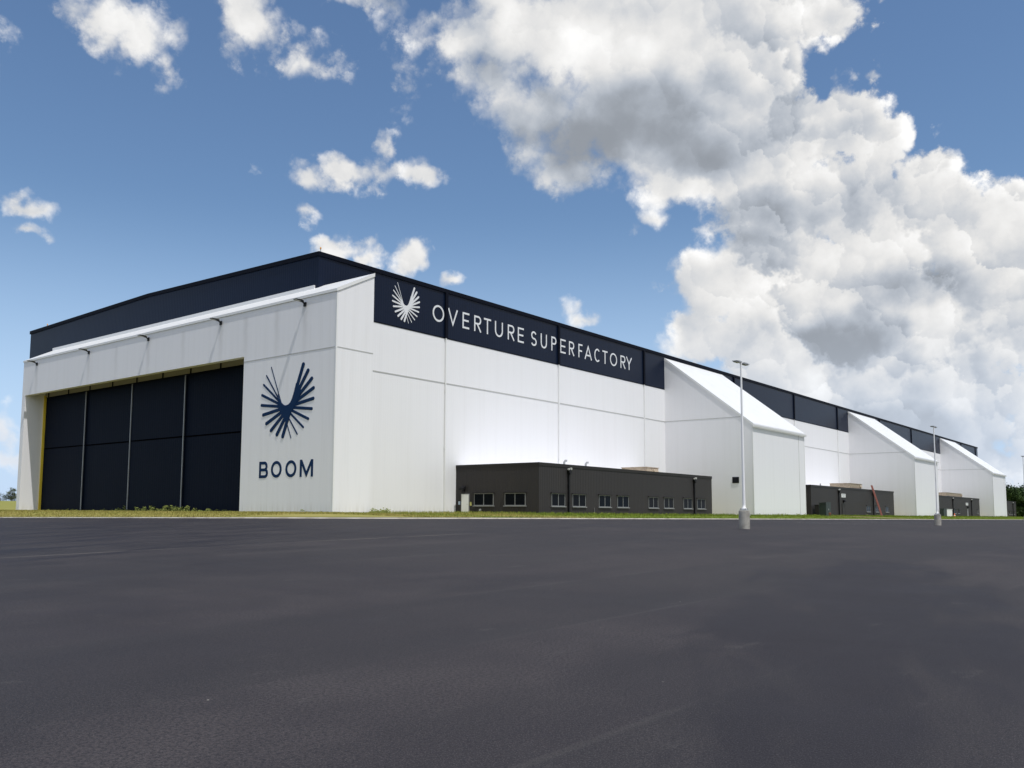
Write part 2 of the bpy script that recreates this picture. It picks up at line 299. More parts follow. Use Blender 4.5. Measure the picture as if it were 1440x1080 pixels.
# ------------------------------------------------------------------ mesh builder
class MB:
    def __init__(s): s.v = []; s.f = []
    def add(s, vs, fs):
        o = len(s.v); s.v += [tuple(v) for v in vs]; s.f += [tuple(i+o for i in f) for f in fs]; return s
    def box(s, x0, x1, y0, y1, z0, z1):
        return s.add([(x,y,z) for x in (x0,x1) for y in (y0,y1) for z in (z0,z1)],
                     [(0,1,3,2),(4,6,7,5),(0,4,5,1),(2,3,7,6),(0,2,6,4),(1,5,7,3)])
    def prism(s, poly, ax, a, b):
        f = {'x': lambda p, t: (t,p[0],p[1]), 'y': lambda p, t: (p[0],t,p[1]), 'z': lambda p, t: (p[0],p[1],t)}[ax]
        n = len(poly)
        return s.add([f(p,a) for p in poly]+[f(p,b) for p in poly],
                     [tuple(range(n)), tuple(range(2*n-1,n-1,-1))]+[(i,(i+1)%n,(i+1)%n+n,i+n) for i in range(n)])
    def tube(s, pts, rad, n=10, cap=True):
        pts = [Vector(p) for p in pts]
        if not isinstance(rad, (list, tuple)): rad = [rad]*len(pts)
        vs = []; fs = []
        for i, p in enumerate(pts):
            t = (pts[min(i+1,len(pts)-1)]-pts[max(i-1,0)]).normalized()
            a = t.orthogonal().normalized(); b = t.cross(a)
            if i and a.dot(pa) < .99:
                a = (pa - t*pa.dot(t)).normalized(); b = t.cross(a)
            pa = a
            for j in range(n):
                w = 2*math.pi*j/n; vs.append(p+(a*math.cos(w)+b*math.sin(w))*rad[i])
        for i in range(len(pts)-1):
            for j in range(n): fs.append((i*n+j, i*n+(j+1)%n, (i+1)*n+(j+1)%n, (i+1)*n+j))
        if cap: fs += [tuple(range(n)), tuple(range(len(vs)-n, len(vs)))]
        return s.add(vs, fs)
    def lathe(s, x, y, prof, n=20):
        vs = [(x+r*math.cos(2*math.pi*j/n), y+r*math.sin(2*math.pi*j/n), z) for r, z in prof for j in range(n)]
        fs = [(i*n+j, i*n+(j+1)%n, (i+1)*n+(j+1)%n, (i+1)*n+j) for i in range(len(prof)-1) for j in range(n)]
        fs += [tuple(range(n)), tuple(range(len(vs)-n, len(vs)))]
        return s.add(vs, fs)
    def build(s, name, m, parent=None, bevel=0, smooth=False, recalc=True):
        o = Vector(parent.get('org', (0,0,0))) if parent else Vector((0,0,0))
        me = bpy.data.meshes.new(name); me.from_pydata([Vector(v)-o for v in s.v], [], s.f)
        if recalc:
            bm = bmesh.new(); bm.from_mesh(me); bmesh.ops.recalc_face_normals(bm, faces=bm.faces)
            if bevel: bmesh.ops.bevel(bm, geom=bm.edges[:], offset=bevel, segments=1, affect='EDGES')
            bm.to_mesh(me); bm.free()
        if smooth:
            for p in me.polygons: p.use_smooth = True
        me.materials.append(m)
        ob = bpy.data.objects.new(name, me); C.objects.link(ob)
        if parent:
            ob.parent = parent; ob['org'] = tuple(o)
        return ob
def thing(name, loc, label, cat, group=None):
    o = bpy.data.objects.new(name, None); C.objects.link(o); o.location = loc; o['org'] = tuple(loc)
    o['label'] = label; o['category'] = cat
    if group: o['group'] = group
    o.empty_display_size = .5
    return o
def tag(o, label, cat, group=None):
    o['label'] = label; o['category'] = cat
    if group: o['group'] = group
    return o
def copy_tree(o, parent=None):
    c = o.copy(); C.objects.link(c)
    if parent: c.parent = parent
    for ch in [x for x in ALLCH.get(o.name, [])]: copy_tree(ch, c)
    return c
ALLCH = {}
def index_children():
    ALLCH.clear()
    for o in bpy.data.objects:
        if o.parent: ALLCH.setdefault(o.parent.name, []).append(o)

# ------------------------------------------------------------------ ground
ZK_Y = [(-12,-.32),(-6,-.36),(0,-.41),(8,-.47),(20,-.57),(35,-.69),(50,-.81),(70,-.97),(90,-1.12),(120,-1.36),(160,-1.68),(320,-2.4)]
ZK_A = [(0,-.32),(15,-.29),(30,-.27),(45,-.26),(60,-.25),(75,-.24),(90,-.24)]
ZK_X = [(-6,-.24),(0,-.25),(8,-.27),(16,-.28),(26,-.30),(40,-.32),(60,-.36),(85,-.40),(120,-.46),(170,-.55),(230,-.66),(300,-.78),(400,-.95),(700,-1.2)]
def lerp(t, x):
    if x <= t[0][0]: return t[0][1]
    for (a, b), (c, d) in zip(t, t[1:]):
        if x <= c: return b+(d-b)*(x-a)/(c-a)
    return t[-1][1]
def sstep(a, b, x):
    t = min(1, max(0, (x-a)/(b-a))); return t*t*(3-2*t)
def kerb(x, y):
    """signed distance to the kerb line (positive on the asphalt) and the kerb level there"""
    dx, dy = -6-x, -12-y
    if dx > 0 and dy > 0: return math.hypot(dx, dy)-12, lerp(ZK_A, math.degrees(math.atan2(dy, dx)))
    if dx > dy: return dx-12, lerp(ZK_Y, y)
    return dy-12, lerp(ZK_X, x)
def z_asph(d, zk): return zk - .03*min(d, 50) - .004*max(0, d-50)
def z_verge(d, zk):   # d < 0
    return (zk+.09)+(0-(zk+.09))*sstep(0, 9, -d)
path = []
y = 320
ys = [320,260,210,170,140,115,95,80,66,54,44,35,27,20,13,7,1,-5,-12]
for y in ys: path.append(((-18, y), (-1, 0)))
for a in range(9, 90, 9):
    t = R(a); path.append(((-6-12*math.cos(t), -12-12*math.sin(t)), (-math.cos(t), -math.sin(t))))
for x in (-6,0,6,12,18,25,33,42,52,64,78,95,115,140,170,205,245,290,345,410,500,700): path.append(((x, -24), (0, -1)))
def loft(offs, zf, name, m, lift=0):
    vs = []; fs = []
    for (p, n) in path:
        _, zk = kerb(p[0]+n[0]*.01, p[1]+n[1]*.01)
        for o in offs: vs.append((p[0]+n[0]*o, p[1]+n[1]*o, zf(o, zk)+lift))
    w = len(offs)
    for i in range(len(path)-1):
        for j in range(w-1): fs.append((i*w+j, i*w+j+1, (i+1)*w+j+1, (i+1)*w+j))
    b = MB(); b.add(vs, fs); o = b.build(name, m); o['kind'] = 'structure'; return o
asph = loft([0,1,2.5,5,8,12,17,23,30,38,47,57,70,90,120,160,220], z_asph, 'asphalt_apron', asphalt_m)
verge = loft([-.15,-1,-2,-3,-4.5,-6,-7.5,-9,-11.2], z_verge, 'grass_verge', verge_m)
# kerb: a low ribbon of concrete
b = MB(); prof = [(.16,-.3),(.16,.07),(.13,.10),(-.16,.11),(-.16,-.3)]
vs = []; fs = []
for (p, n) in path:
    _, zk = kerb(p[0]+n[0]*.01, p[1]+n[1]*.01)
    for o, dz in prof: vs.append((p[0]+n[0]*o, p[1]+n[1]*o, zk+dz-.045))
for i in range(len(path)-1):
    for j in range(4): fs.append((i*5+j, i*5+j+1, (i+1)*5+j+1, (i+1)*5+j))
b.add(vs, fs); o = b.build('kerb', kerbm); o['kind'] = 'structure'
# the ground sheet out to the horizon
gx = [-6000,-3000,-1500,-800,-500,-350]+list(range(-260,-60,20))+[-60+4*i for i in range(0,40)]+list(range(100,420,16))+[460,520,620,800,1200,2000,3500,6000]
gy = [-6000,-3000,-1500,-800,-500,-350]+list(range(-260,-60,20))+[-60+4*i for i in range(0,32)]+list(range(70,420,14))+[460,520,620,800,1200,2000,3500,6000]
def z_ground(x, y):
    d, zk = kerb(x, y)
    if d > -.2: return z_asph(max(d,0), zk)-.22
    z = z_verge(d, zk)-(.16 if d > -9 else .03)
    return z + 3.4*sstep(130, 285, y)*sstep(420, 250, abs(x-60)) + 1.5*sstep(300, 1500, y)
b = MB(); b.add([(x, y, z_ground(x, y)) for x in gx for y in gy],
                [(i*len(gy)+j, (i+1)*len(gy)+j, (i+1)*len(gy)+j+1, i*len(gy)+j+1) for i in range(len(gx)-1) for j in range(len(gy)-1)])
o = b.build('ground', field_m); o['kind'] = 'structure'
# ------------------------------------------------------------------ hangar
H, HB, HJ, L, WD = 22.82, 17.83, 13.26, 281.0, 56.2
hangar = thing('hangar', (0, 0, 0), 'huge white and navy aircraft hangar with dark sliding doors and sloped side bays', 'hangar')
MB().box(0, L, 0, WD, -.6, HB).build('lower_wall', white, hangar)
band = MB().prism([(-.03,HB),(WD+.03,HB),(WD+.03,H),(WD/2,H+.55),(-.03,H)], 'x', -.03, L+.03).build('upper_wall', navy, hangar)
MB().box(.6, L-.6, -.034, 0.02, HB-.05, HB+.06).build('band_flashing', dark, hangar)
cop = MB()
cop.prism([(-.14,H-.30),(-.14,H+.10),(WD/2,H+.66),(WD+.14,H+.10),(WD+.14,H-.30),(WD+.02,H-.30),(WD/2,H+.30),(-.02,H-.30)], 'x', -.14, .06)
cop.prism([(-.14,H-.30),(-.14,H+.10),(WD/2,H+.66),(WD+.14,H+.10),(WD+.14,H-.30),(WD+.02,H-.30),(WD/2,H+.30),(-.02,H-.30)], 'x', L-.06, L+.14)
cop.box(.06, L-.06, -.14, .10, H-.30, H+.10); cop.box(.06, L-.06, WD-.10, WD+.14, H-.30, H+.10)
cop.build('coping', dark, hangar)
MB().prism([(.2,H+.02),(WD/2,H+.57),(WD-.2,H+.02),(WD-.2,H-.2),(.2,H-.2)], 'x', .2, L-.2).build('roof', roof_m, hangar)
for X in (16.75, 37.0, 57.65, 87.4, 114.3, 138.9, 169.2, 197.5, 222.5, 256.0, 277.4):
    dp = MB().box(X-.19, X+.19, -.20, -.03, HB+.02, H-.30).build('downpipe', dark, hangar)
    q = MB().box(X-.06, X+.06, -.16, -.02, .0, HB-.02)
    for zz in (12.3, 6.5): q.box(X-.09, X+.09, -.18, -.015, zz, zz+.35)
    q.build('lower_pipe', trimw, dp)
wj = MB()
for x0, x1 in ((6.0,63.6),(82.9,146.1),(165.4,228.6),(247.9,280.9)):
    wj.box(x0, x1, -.035, .02, HJ-.11, HJ-.01); 
wj.build('wall_joint', groove, hangar)
MB().box(.3, .62, -.12, .02, -.1, HB).build('corner_trim', trimw, hangar)
# amber obstruction lights on the roof corners
for X, Y in ((.15,.0), (.1,52.0)):
    bc = MB().tube([(X,Y,H+.1),(X,Y,H+.34)], .035, 8).build('roof_beacon', galv, hangar)
    MB().lathe(X, Y, [(.04,H+.34),(.07,H+.37),(.07,H+.48),(.03,H+.54)], 12).build('beacon_lens', amber, bc)
# door portal
PX0, PX1, PY0, PY1, ZO = -3.42, .60, -6.43, 49.72, 13.68
ZP0, ZP1 = 17.80, 19.84
slope = (ZP1-ZP0)/(PX1-PX0)
side = [(PX0,-.6),(PX1,-.6),(PX1,ZP1),(PX0,ZP0)]
pm = MB(); Y0, Y1 = 5.70, 48.92
# front face with its doorway, both piers, soffit
XM, ZO2 = PX0+.6, 15.1
def top(x_): return ZP0+slope*(x_-PX0)
for xa, xb, zo in ((PX0, XM, ZO), (XM, PX1, ZO2)):
    ring = lambda x_: [(x_,y_,z_) for y_, z_ in ((PY0,-.6),(Y0,-.6),(Y0,zo),(Y1,zo),(Y1,-.6),(PY1,-.6),(PY1,top(x_)),(PY0,top(x_)))]
    pm.add(ring(xa)+ring(xb), [tuple(range(8)), tuple(range(15,7,-1))]+[(i,(i+1)%8,(i+1)%8+8,i+8) for i in range(8)])
portal = pm.build('door_portal', portal_m, hangar)
ov = .04
pr = MB().prism([(PX0-ov,ZP0-slope*ov+.02),(PX1,ZP1+.02),(PX1,ZP1+.16),(PX0-ov,ZP0-slope*ov+.16)], 'y', PY0-.045, PY1+.05)
pr.build('portal_roof', roof_m, portal)
MB().box(PX0-ov-.04, PX0-ov+.0, PY0-.06, PY1+.06, ZP0-.10, ZP0+.12).build('portal_fascia', trimw, portal)
MB().prism([(PX0-.06,ZP0-.12),(PX1+.01,ZP1-.12),(PX1+.01,ZP1+.18),(PX0-.06,ZP0+.16)], 'y', PY0-.075, PY0-.03).build('rake_trim', trimw, portal)
MB().box(-.16, -.03, .4, 49.7, 19.42, 19.95).build('roof_flashing', trimw, portal)
jj = MB().box(PX0-.02, PX0+.02, PY0-.02, Y0, 13.17, 13.25); jj.box(PX0+.02, PX1, PY0-.02, PY0+.02, 13.17, 13.25)
jj.build('wall_joint', groove, portal)
MB().box(PX0-.03, PX0+.11, PY0-.03, PY0+.11, -.3, ZP0-.25).build('corner_trim', trimw, portal)
for i, y_ in enumerate(LAMPS):
    fl = MB(); fl.box(PX0-.10, PX0, y_-.14, y_+.14, 17.0, 17.35); fl.tube([(PX0-.05,y_,17.2),(PX0-.25,y_,17.30),(PX0-.45,y_,17.40)], .06, 8)
    f = fl.build('floodlight', bracket, portal)
    MB().prism([(PX0-.28,17.32),(PX0-.32,17.44),(PX0-.70,17.48),(PX0-1.10,17.46),(PX0-1.14,17.40),(PX0-.8,17.36)], 'y', y_-.17, y_+.17).build('lamp_head', bracket, f)
    MB().prism([(PX0-1.08,17.38),(PX0-1.08,17.40),(PX0-.55,17.36),(PX0-.55,17.33)], 'y', y_-.13, y_+.13).build('lamp_lens', lens, f)
# sliding doors
edges = [49.0, 38.95, 28.9, 18.78, 8.65]
for i in range(4):
    xo = -.91 + (.16 if i % 2 else 0)
    dmb = MB().box(xo, xo+.14, edges[i+1]-.12, edges[i], .02, 13.58)
    dd = dmb.build('hangar_door', doornavy, hangar)
    MB().box(xo-.025, xo+.01, edges[i+1]-.1, edges[i]-.1, 7.38, 7.52).build('door_joint', black, dd)
    if i < 3: MB().box(-1.0, -.74, edges[i+1]-.04, edges[i+1]+.05, .02, 13.60).build('door_edge', galv, dd)
th = MB().box(-1.05, -.55, 5.72, 48.9, 13.66, 14.55)
tr = th.build('door_track', track, hangar)
for i in range(9): MB().box(-1.12, -1.05, 48.0-i*5.05-.08, 48.0-i*5.05+.08, 13.62, 14.75).build('track_bracket', dark, tr)
MB().box(-1.08, -.5, 5.72, 48.9, 13.60, 13.65).build('track_rail', dark, tr)
MB().box(-1.22, -.96, 48.76, 48.90, 0, 13.9).build('door_jamb', yellow, hangar)
MB().box(-.90, -.1, 5.72, 48.9, -.3, .0).build('door_sill', concrete, hangar)

# --- lettering and emblem
STR = [((1.79,12.39),(-1.12,6.13),.11),((2.44,11.73),(-1.94,6.4),.16),((2.83,10.98),(-2.72,6.92),.22),((3.04,10.08),(-3.36,7.58),.27),((3.09,9.18),(-3.78,8.41),.30),((2.84,8.3),(-3.96,9.27),.33),((2.36,7.48),(-3.96,10.17),.35),((1.68,6.83),(-3.71,11.0),.37),((.85,6.41),(-3.19,11.74),.39),((.03,6.19),(-2.54,12.33),.41)]
HUB = [(.72,9.95),(.60,9.60),(.40,9.26),(.18,9.06),(-.08,8.96),(-.37,8.93),(-.68,8.98),(-.92,9.14),(-1.12,9.42),(-1.30,9.80),(-1.62,10.7),(-2.04,10.47),(-2.32,9.9),(-1.92,9.39),(-1.55,8.80),(-1.19,8.46),(-.87,8.04),(-.46,7.40),(-.1,7.87),(.26,8.22),(.55,8.69),(.66,9.14)]
def slab2d(mb, quad, put, d0, d1):
    n = len(quad); vs = [put(*p, d0) for p in quad]+[put(*p, d1) for p in quad]
    mb.add(vs, [tuple(range(n)), tuple(range(2*n-1,n-1,-1))]+[(i,(i+1)%n,(i+1)%n+n,i+n) for i in range(n)])
def emblem(mb, put, sc=1., step=.003):
    for i, (a, c, w) in enumerate(STR):
        a = Vector(a); c = Vector(c); t = (c-a).normalized(); n = Vector((-t.y, t.x))*w/2; r = w*.43
        poly = []
        for s_, e in ((1, c), (-1, a)):
            for q in range(-2, 3):
                an = q*math.pi/4.6
                poly.append(e - t*r*s_ + (t*s_*math.cos(an) + (Vector((-t.y,t.x))*s_)*math.sin(an))*r)
        slab2d(mb, poly, put, -.01, .02+step*i)
    # the filled hub, with the round notch between the thin and the thick strokes
    cen = (-.6, 8.3)
    slab2d(mb, HUB, put, -.01, .02+step*10)
mb = MB(); emblem(mb, lambda y_, z_, d_: (PX0-d_, y_, z_))
mb.build('emblem', logo_blue, portal)
def emb_side(y_, z_, d_):
    X = 8.95+(3.20-y_)/7.22*3.95; Z = 18.37+(z_-6.05)/6.42*3.86
    return (X, -.03-d_, Z)
mb = MB(); emblem(mb, emb_side)
mb.build('emblem', logo_white, band)
def ribbon(mb, pts, w, put, d, closed=False):
    P = [Vector(p) for p in pts]; n = len(P); Lf = []; Rt = []
    for i in range(n):
        if closed: t0 = P[i]-P[i-1]; t1 = P[(i+1) % n]-P[i]
        else:
            t0 = P[i]-P[i-1] if i else P[1]-P[0]; t1 = P[i+1]-P[i] if i < n-1 else t0
        t0 = t0.normalized(); t1 = t1.normalized(); m_ = (t0+t1)
        m_ = m_.normalized() if m_.length > 1e-6 else t0
        nn = Vector((-m_.y, m_.x)); k_ = min(2.2, 1/max(.3, nn.dot(Vector((-t1.y, t1.x)))))
        Lf.append(P[i]+nn*w/2*k_); Rt.append(P[i]-nn*w/2*k_)
    for i in range(n if closed else n-1):
        j = (i+1) % n
        slab2d(mb, [Lf[i], Lf[j], Rt[j], Rt[i]], put, -.01, d)
def arc(cx, cz, rx, rz, a0, a1, n=20): return [(cx+rx*math.cos(R(a0+(a1-a0)*i/n)), cz+rz*math.sin(R(a0+(a1-a0)*i/n))) for i in range(n+1)]
def glyph(mb, ch, x0, x1, z0, z1, w, put):
    h = w/2; a, c, e, f = x0+h, x1-h, z0+h, z1-h; mx = (a+c)/2; mz = (e+f)/2; wd = c-a; ht = f-e
    D = [.02]
    def st(pts, closed=False):
        ribbon(mb, pts, w, put, D[0], closed); D[0] += .003
    if ch == 'O': st(arc(mx, mz, wd/2, ht/2, 0, 360, 40)[:-1], True)
    elif ch == 'V': st([(a-h*.4, z1), (mx, e-h*.2), (c+h*.4, z1)])
    elif ch == 'E': st([(c+h,f),(a,f),(a,e),(c+h,e)]); st([(a+h,mz),(c,mz)])
    elif ch == 'F': st([(c+h,f),(a,f),(a,z0)]); st([(a+h,mz),(c,mz)])
    elif ch == 'T': st([(x0,f),(x1,f)]); st([(mx,f-h),(mx,z0)])
    elif ch == 'U': st([(a,z1)]+arc(mx, e+wd/2, wd/2, wd/2, 180, 360, 16)+[(c,z1)])
    elif ch in 'RPB':
        r = ht*.25 if ch != 'B' else ht*.25
        top = [(a,f)]+[(a+wd-r*.95,f)]+arc(a+wd-r*.95, f-r, r*.95, r, 90, -90, 12)[1:]+[(a+h,f-2*r)]
        if ch == 'B':
            top = [(a,f),(a+wd*.92-r,f)]+arc(a+wd*.92-r, f-r, r, r, 90, -90, 12)[1:]+[(a+h,mz)]
            st([(a,z0)]+top); st([(a+h,mz-.004),(a+wd-r,mz-.004)]+arc(a+wd-r, e+r, r, r, 90, -90, 12)[1:]+[(a,e)])
        else:
            st([(a,z0)]+top)
            if ch == 'R': st([(a+wd*.45,f-2*r-h*.6),(c+h*.5,z0)])
    elif ch == 'S':
        r = ht*.25
        st(arc(mx, f-r, wd/2*.92, r, 25, 180, 12)+arc(mx, f-r, wd/2*.92, r, 180, 255, 5)[1:]+arc(mx, e+r, wd/2, r, 75, -90, 12)+arc(mx, e+r, wd/2, r, -90, -155, 6)[1:])
    elif ch == 'C': st(arc(mx+wd*.04, mz, wd/2, ht/2, 48, 312, 28))
    elif ch == 'A': st([(a-h*.4,z0),(mx,f+h*.2),(c+h*.4,z0)]); st([(a+wd*.22,e+ht*.28),(c-wd*.22,e+ht*.28)])
    elif ch == 'Y': st([(a-h*.4,z1),(mx,mz-ht*.04),(c+h*.4,z1)]); st([(mx,mz-ht*.04),(mx,z0)])
    elif ch == 'M': st([(a,z0),(a,z1)]); st([(a+h*.2,z1-h*.4),(mx,e+ht*.06),(c-h*.2,z1-h*.4)]); st([(c,z1),(c,z0)])
LET = [('O',14.76,16.48),('V',17.1,18.58),('E',19.37,20.45),('R',21.27,22.42),('T',22.89,24.11),('U',24.8,26.2),('R',27.09,28.28),('E',28.94,30.06),('S',31.46,32.55),('U',33.37,34.6),('P',35.53,36.56),('E',37.39,38.53),('R',39.26,40.39),('F',41.35,42.24),('A',42.78,44.38),('C',44.98,46.39),('T',46.96,48.17),('O',48.8,50.54),('R',51.45,52.68),('Y',52.93,54.4)]
for ch, a, c in LET:
    mb = MB(); glyph(mb, ch, a, c, 19.33, 21.03, .19, lambda x_, z_, d_: (x_, -.03-d_, z_)); mb.build('letter', logo_white, band)
for ch, a, c in (('B',3.03,1.82),('O',1.41,0.),('O',-.5,-1.91),('M',-2.35,-4.0)):
    mb = MB(); glyph(mb, ch, -a, -c, 2.93, 4.33, .25, lambda x_, z_, d_: (PX0-d_, -x_, z_)); mb.build('letter', logo_blue, portal)

# --- side bays
A1, BW, BD, ZB, ZT, SP = 63.64, 19.2, 12.82, 12.12, 22.15, 82.5
bay_e = MB()
bay_e.prism([(.02,-.6),(-BD,-.6),(-BD,ZB),(.02,ZT)], 'x', A1, A1+BW)
bay = bay_e.build('side_bay', white, hangar)
sl_ = (ZT-ZB)/BD
MB().prism([(-.04,ZT+.03),(-BD-.12,ZB-.12*sl_+.03),(-BD-.12,ZB-.12*sl_+.20),(-.04,ZT+.20)], 'x', A1-.03, A1+BW+.03).build('bay_roof', roof_m, bay)
MB().prism([(-.05,ZT-.16),(-BD-.13,ZB-.12*sl_-.16),(-BD-.13,ZB-.12*sl_+.22),(-.05,ZT+.22)], 'x', A1-.08, A1-.02).build('rake_trim', trimw, bay)
MB().prism([(-.05,ZT-.16),(-BD-.13,ZB-.12*sl_-.16),(-BD-.13,ZB-.12*sl_+.22),(-.05,ZT+.22)], 'x', A1+BW+.02, A1+BW+.08).build('rake_trim', trimw, bay)
MB().prism([(-BD-.13,ZB-.36),(-BD-.30,ZB-.36),(-BD-.34,ZB-.10),(-BD-.30,ZB-.10),(-BD-.28,ZB-.31),(-BD-.15,ZB-.31),(-BD-.15,ZB-.12),(-BD-.13,ZB-.12)], 'x', A1-.10, A1+BW+.10).build('gutter', trimw, bay)
MB().box(A1-.02, A1+.02, -11.3, 0, HJ-.10, HJ-.01).build('wall_joint', groove, bay)
q = MB().box(A1+16.78, A1+16.90, -BD-.015, -BD+.02, -.1, ZB-.1); q.build('face_joint', groove, bay)
for x_ in (A1-.03, A1+BW-.12): MB().box(x_, x_+.15, -BD-.03, -BD+.10, -.1, ZB-.05).build('corner_trim', trimw, bay)
index_children()
for i in (1, 2):
    c = copy_tree(bay, hangar); c.location = (SP*i, 0, 0)
vt = MB().box(A1-.06, A1-.005, -10.80, -9.88, 4.34, 5.16).build('wall_vent', black_box, bay)
q = MB()
for i in range(6): q.box(A1-.09, A1-.06, -10.76, -9.92, 4.38+i*.125, 4.43+i*.125)
q.build('louvre', dark, vt)
# ------------------------------------------------------------------ office annexes
HA, AY = 4.86, -10.39
AN_LABEL = ['longest charcoal ribbed office annex with white end door and paired windows, nearest the camera',
            'charcoal office annex behind green transformer with red ladder leaning on it',
            'small far charcoal annex with white cabinet and orange cone in front',
            'last charcoal annex peeping out beyond the farthest white bay beside the trees']
def window(par, ax, a, c, z0, z1, pl):
    """two-light window in a wall lying in plane pl; ax 'x' for a wall facing -Y, 'y' for one facing -X"""
    def bx(m_, s0, s1, q0, q1, zz0, zz1):
        if ax == 'x': m_.box(s0, s1, pl-q1, pl-q0, zz0, zz1)
        else: m_.box(pl-q1, pl-q0, s0, s1, zz0, zz1)
    t = .055; f = MB()
    bx(f, a, c, -.04, .05, z1-t, z1); bx(f, a, c, -.04, .05, z0, z0+t)
    bx(f, a, a+t, -.04, .05, z0+t, z1-t); bx(f, c-t, c, -.04, .05, z0+t, z1-t)
    mid = (a+c)/2; bx(f, mid-.035, mid+.035, -.04, .05, z0+t, z1-t)
    w = f.build('window', alu, par)
    for s0, s1 in ((a+t, mid-.035), (mid+.035, c-t)):
        m_ = MB(); bx(m_, s0, s1, -.03, .012, z0+t, z1-t); m_.build('pane', glass, w)
    m_ = MB(); bx(m_, a-.12, c+.12, .0, .14, z0-.09, z0-.005); m_.build('sill', trimw if False else alu, w)
    m_ = MB(); bx(m_, a-.14, c+.14, .0, .17, z1+.004, z1+.09); m_.build('head_flashing', chartrim, w)
def annex(i, X0, X1, wins, pipes):
    t = thing('office_annex', ((X0+X1)/2, AY/2, 0), AN_LABEL[i], 'annex', 'office annexes along the hangar side')
    MB().box(X0, X1, AY, -.0-.003, -.6, HA).build('wall', charcoal, t)
    MB().box(X0+.28, X1-.28, AY+.28, -.2, HA-.15, HA+.02).build('roof', roof_m, t)
    q = MB(); q.box(X0-.05, X1+.05, AY-.05, AY+.25, HA-.22, HA+.10); q.box(X0-.05, X0+.25, AY+.25, -.02, HA-.22, HA+.10); q.box(X1-.25, X1+.05, AY+.25, -.02, HA-.22, HA+.10)
    q.build('coping', chartrim, t)
    for a, c in wins: window(t, 'x', a, c, .83, 2.05 if i == 0 else 1.9, AY)
    for X in pipes:
        p = MB().box(X-.09, X+.09, AY-.20, AY-.03, .0, 3.95); p.prism([(X-.09,3.95),(X+.09,3.95),(X+.22,4.25),(X+.22,4.42),(X-.22,4.42),(X-.22,4.25)], 'y', AY-.32, AY-.03)
        for zz in (1.2, 2.9): p.box(X-.13, X+.13, AY-.215, AY-.02, zz, zz+.06)
        dp = p.build('downpipe', bracket, t)
        for dx in (-.16, .22): MB().tube([(X+dx,AY-.12,4.50+dx*.2),(X+dx,AY-.30,4.48+dx*.2)], [.09,.13], 10).build('flood_lamp', lens, dp)
    return t
an1 = annex(0, 18.6, 56.1, [(20.64,22.92),(24.27,26.64),(29.19,31.48),(32.87,35.21),(39.67,41.86),(43.31,45.58),(48.2,50.45),(51.86,54.08)], [23.5, 51.0])
for a, c in ((-4.93,-2.46),(-8.83,-6.34)): window(an1, 'y', a, c, .86, 2.06, 18.6)
dr = MB().box(18.53, 18.62, -1.78, -.82, .0, 1.99).build('door', doorw, an1)
q = MB().box(18.52, 18.61, -1.83, -1.78, 0, 2.04); q.box(18.52, 18.61, -.82, -.77, 0, 2.04); q.box(18.52, 18.61, -1.78, -.82, 1.99, 2.04); q.build('door_frame', alu, dr)
MB().tube([(18.53,-1.66,1.0),(18.46,-1.66,1.0),(18.46,-1.54,1.0)], .014, 6).build('handle', galv, dr)
wl = MB().box(18.45, 18.6, -1.25, -.95, 2.25, 2.55); wl.prism([(18.50,2.50),(18.12,2.40),(18.12,2.62),(18.50,2.80)], 'y', -1.40, -.80); wl.build('wall_lamp', bracket, an1)
MB().box(18.56, 18.6, -.62, -.38, .95, 1.28).build('door_sign', mat('sign_blue', (.45,.55,.68), .5), an1)
MB().box(18.56, 18.6, -2.12, -1.90, .85, 1.22).build('door_notice', mat('sign_yellow', (.55,.52,.18), .5), an1)
MB().tube([(18.6,-3.30,.42),(18.42,-3.30,.42)], [.13,.11], 10).build('hose_bib', galv, an1)
MB().tube([(30.2-2.0,AY-.02,.1),(28.2,AY-.08,.12),(28.2,AY-.08,.75)], .02, 6).build('vent_stub', alu, an1)
for X in (28.6, 32.8):
    MB().tube([(X,-6.5,HA),(X,-6.5,5.55),(X+.05,-6.62,5.72),(X+.16,-6.78,5.70)], .12, 10).build('roof_vent', galv, an1)
an2 = annex(1, 92.13, 139.2, [(120.96,123.16),(126.55,128.42),(133.14,135.21)], [105.4, 125.15])
dr = MB().box(107.2, 108.5, AY-.06, AY+.02, 0, 2.05).build('door', charcoal, an2)
q = MB().box(107.12, 107.2, AY-.07, AY+.02, 0, 2.13); q.box(108.5, 108.58, AY-.07, AY+.02, 0, 2.13); q.box(107.2, 108.5, AY-.07, AY+.02, 2.05, 2.13); q.build('door_frame', bracket, dr)
wl = MB().box(107.75, 108.05, AY-.15, AY, 2.3, 2.6); wl.prism([(AY-.08,2.55),(AY-.45,2.42),(AY-.45,2.62),(AY-.08,2.82)], 'x', 107.6, 108.2); wl.build('wall_lamp', bracket, an2)
def board(par, X0, X1, z0, z1):
    sb = MB().box(X0, X1, AY-.06, AY-.005, z0, z1).build('sign_board', signw, par)
    q = MB(); h = (z1-z0)
    q.box(X0+.3, X1-.3, AY-.066, AY-.05, z1-h*.36, z1-h*.22); q.box(X0+.5, X1-.5, AY-.066, AY-.05, z0+h*.28, z0+h*.38); q.build('sign_line', signink, sb)
board(an2, 106.9, 109.06, 3.22, 3.84)
MB().tube([(97.8,-10.0,HA),(97.8,-10.0,5.3)], .11, 8).build('roof_vent', galv, an2)
an3 = annex(2, 174.6, 222.6, [(191.82,194.1),(196.05,198.03),(219.02,221.32)], [190.5, 211.9])
dr = MB().box(206.6, 207.8, AY-.06, AY+.02, 0, 2.05).build('door', alu, an3)
